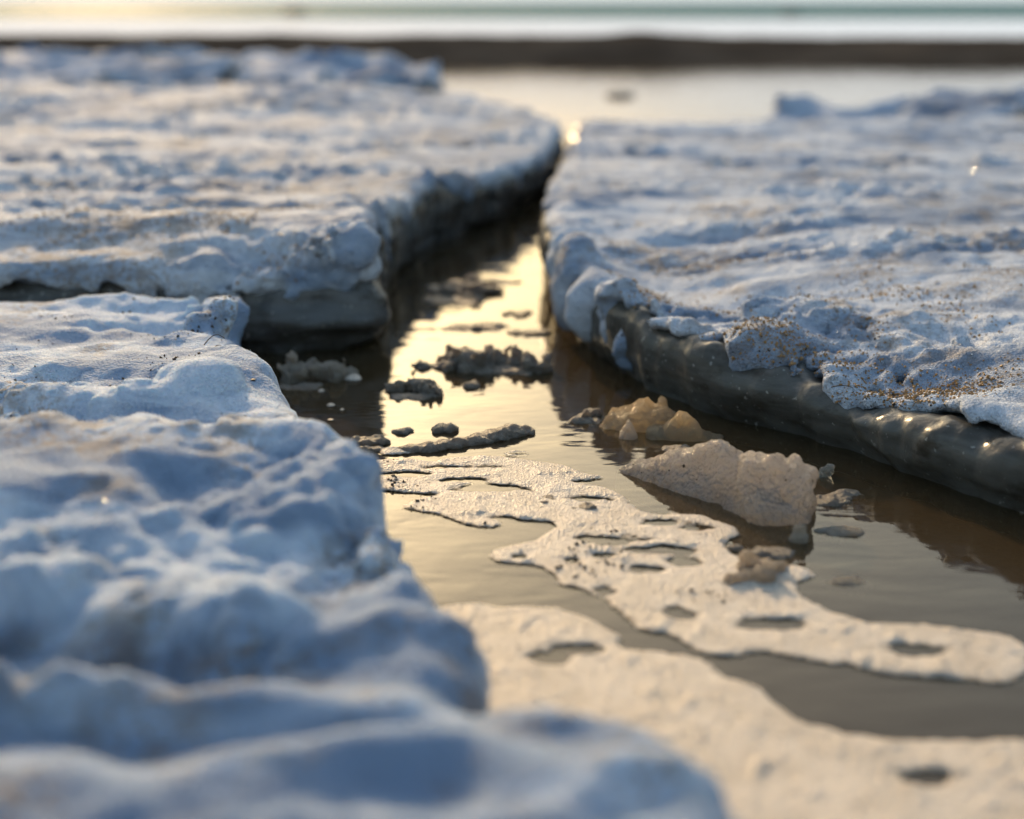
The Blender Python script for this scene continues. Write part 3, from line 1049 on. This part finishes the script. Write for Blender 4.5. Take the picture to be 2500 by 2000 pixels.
for i, (px, py, w, h, lab) in enumerate([
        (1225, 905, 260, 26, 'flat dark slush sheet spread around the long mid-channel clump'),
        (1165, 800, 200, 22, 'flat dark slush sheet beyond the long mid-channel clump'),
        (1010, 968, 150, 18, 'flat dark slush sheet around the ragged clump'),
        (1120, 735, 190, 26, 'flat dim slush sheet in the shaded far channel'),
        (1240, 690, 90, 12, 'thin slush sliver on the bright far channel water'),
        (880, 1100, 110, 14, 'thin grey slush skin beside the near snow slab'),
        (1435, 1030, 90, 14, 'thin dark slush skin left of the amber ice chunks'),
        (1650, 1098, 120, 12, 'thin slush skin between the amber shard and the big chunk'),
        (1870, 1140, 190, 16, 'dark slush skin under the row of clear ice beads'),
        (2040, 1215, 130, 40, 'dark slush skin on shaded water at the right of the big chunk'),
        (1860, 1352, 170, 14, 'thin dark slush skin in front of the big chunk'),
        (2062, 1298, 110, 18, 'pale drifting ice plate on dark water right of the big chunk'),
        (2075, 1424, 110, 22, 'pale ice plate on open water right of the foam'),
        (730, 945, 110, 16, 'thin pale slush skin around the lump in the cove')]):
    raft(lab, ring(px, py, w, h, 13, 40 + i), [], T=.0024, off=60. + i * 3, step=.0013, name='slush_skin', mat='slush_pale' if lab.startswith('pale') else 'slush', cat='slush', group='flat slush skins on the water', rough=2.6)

# ------------------------------------------------------------------ grit and stems on the snow


def scatter(name, label, V, F, n, cond, size, mat, seed):
    rng = np.random.default_rng(seed)
    c = V[F].mean(1)
    nrm = np.cross(V[F[:, 1]] - V[F[:, 0]], V[F[:, 2]] - V[F[:, 0]])
    nrm /= np.linalg.norm(nrm, axis=1, keepdims=True) + 1e-12
    w = cond(c[:, 0], c[:, 1], c[:, 2], nrm)
    w = np.maximum(w, 0)
    pick = rng.choice(len(c), n, p=w / w.sum())
    r = size[0] + (size[1] - size[0]) * rng.random(n) ** 3
    ct = c[pick] + nrm[pick] * r[:, None] * -.1 + rng.normal(size=(n, 3)) * .0011
    oct_v = np.array([(1, 0, 0), (-1, 0, 0), (0, 1, 0), (0, -1, 0), (0, 0, 1), (0, 0, -1)], float)
    oct_f = np.array([(0, 2, 4), (2, 1, 4), (1, 3, 4), (3, 0, 4), (2, 0, 5), (1, 2, 5), (3, 1, 5), (0, 3, 5)])
    rot = rng.normal(size=(n, 3, 3))
    q, _ = np.linalg.qr(rot)
    vv = (oct_v[None] * (r[:, None, None] * (.6 + .8 * rng.random((n, 6, 1))))) @ q + ct[:, None, :]
    ff = oct_f[None] + (np.arange(n) * 6)[:, None, None]
    o = mesh_obj(name, vv.reshape(-1, 3), ff.reshape(-1, 3), mat, None, (0, 0, 0), smooth=False)
    tag(o, label, 'sand', None, 'stuff')
    return o


def c_right(x, y, z, n):
    f = -poly_sdf(x, y, r_front + [(6, 1), (6, 9), (-6, 9), (-6, 1.9)])
    m = np.maximum(noise3(x * 9, y * 9, x * 0) + .3, 0) ** 2
    return m * np.exp(-np.maximum(f, 0) / .21) * (n[:, 2] > .1) * sstep(.10, .2, x) * (z > .03) * (y < 2.6) * y


scatter('sand_grit', 'brown sand grit strewn over the right-hand snow crust', Vr, Fr, 16000, c_right, (.0005, .0023), M['grain'], 3)
scatter('dark_grit', 'dark specks of debris along the lip of the right slab', Vr, Fr, 350,
        lambda x, y, z, n: c_right(x, y, z, n) * (n[:, 2] < .75), (.0008, .0026), M['twig'], 5)
scatter('sand_grit', 'brown sand grit on top of the left-hand block', Vl, Fl, 5000,
        lambda x, y, z, n: np.maximum(noise3(x * 7, y * 9, x * 0 + 2), 0) * (n[:, 2] > .5) * (y < 2.3), (.0008, .0028), M['grain'], 8)
scatter('dark_grit', 'dark crumbs of debris scattered over the big foam raft', Vf, Ff, 260,
        lambda x, y, z, n: np.maximum(noise3(x * 14, y * 14, x * 0 + 3.3) - .12, 0) * (z > .002) * y ** 3, (.0006, .0024), M['twig'], 12)
scatter('dark_grit', 'dark specks of debris on the near snow slab', Vn, Fn, 420,
        lambda x, y, z, n: np.maximum(noise3(x * 10, y * 10, x * 0 + 6) - .05, 0) * (n[:, 2] > .3) * (y > .95) * (x > -.6), (.0008, .0028), M['twig'], 9)


scatter('frost_grain', 'glinting frost grains over the right-hand snow crust', Vr, Fr, 9000,
        lambda x, y, z, n: (n[:, 2] > .2) * (y < 2.8) * (z > .03) * y, (.0004, .0012), M['frost'], 21)
scatter('frost_grain', 'glinting frost grains over the near snow slab', Vn, Fn, 3000,
        lambda x, y, z, n: (n[:, 2] > .2) * (y > .5) * (x > -.7), (.0003, .0009), M['frost'], 22)
scatter('frost_grain', 'glinting frost grains on the left-hand slab', Vl, Fl, 4000,
        lambda x, y, z, n: (n[:, 2] > .3) * (y < 3) * y, (.0005, .0015), M['frost'], 23)


scatter('dark_grit', 'few dark specks frozen into the big pale ice chunk', *chunk_vf, 14, lambda x, y, z, n: (z > .006) * (n[:, 1] < 0) * 1.0, (.0008, .0018), M['twig'], 31)


def surf_z(V, x, y):
    d = (V[:, 0] - x) ** 2 + (V[:, 1] - y) ** 2
    m = d < max(.012 ** 2, d.min() * 1.5)
    return float(V[m, 2].max())


def stem(label, pts, r):
    pts = [Vector(p) for p in pts]
    V, F = [], []
    n = 5
    for i, p in enumerate(pts):
        d = (pts[min(i + 1, len(pts) - 1)] - pts[max(i - 1, 0)]).normalized()
        a = d.orthogonal().normalized()
        b = d.cross(a)
        rr = r * (1 - .6 * i / (len(pts) - 1))
        for k in range(n):
            t = 2 * math.pi * k / n
            V.append(p + a * math.cos(t) * rr + b * math.sin(t) * rr)
    for i in range(len(pts) - 1):
        for k in range(n):
            F.append((i * n + k, i * n + (k + 1) % n, (i + 1) * n + (k + 1) % n, (i + 1) * n + k))
    base = tuple(pts[0])
    o = mesh_obj('grass_stem', [tuple(v) for v in V], F, M['twig'], None, base)
    tag(o, label, 'grass stem', 'dry stems on the ice')


def arc(px, py, zref, V, dx, lift, n=12, dy=0.0):
    p = P(px, py, zref)
    z0 = surf_z(V, p.x, p.y)
    return [(p.x + dx * t, p.y + dy * t, z0 + lift * math.sin(math.pi * min(t * .75 + .02, 1))) for t in np.linspace(0, 1, n)]


stem('bent dark grass stem sticking out of the near snow slab', arc(498, 838, .105, Vn, .022, .012), .0007)
stem('short dark stem lying beside the bent grass stem', arc(520, 828, .105, Vn, .014, .004, dy=-.01), .0006)
stem('thin dark stem hanging at the right slab lip near its sandy end', arc(2030, 940, .07, Vr, .02, .004, dy=-.012), .0007)

# far rocks / lumps ------------------------------------------------------


def far_lump(name, label, px, py, w, h, cat):
    s = Shape()
    s.blob(px, py, w, h, .7)
    s.blob(px + w * .25, py, w * .6, h * .7, .7)
    c = P(px, py)
    o = s.build(name, M['rock'], max(.004, c.length / FPX * w / 16), c.length / FPX * h * .12, 8 / c.length, .02, px * .01)
    tag(o, label, cat)


far_lump('sea_rock', 'dark lump standing in the far sea on the left', 715, 32, 60, 14, 'rock')
far_lump('sea_rock', 'dark lump standing in the far sea on the right', 1932, 36, 50, 10, 'rock')
far_lump('ice_lump', 'small dark lump in the middle of the far pool', 1510, 236, 60, 9, 'ice lump')
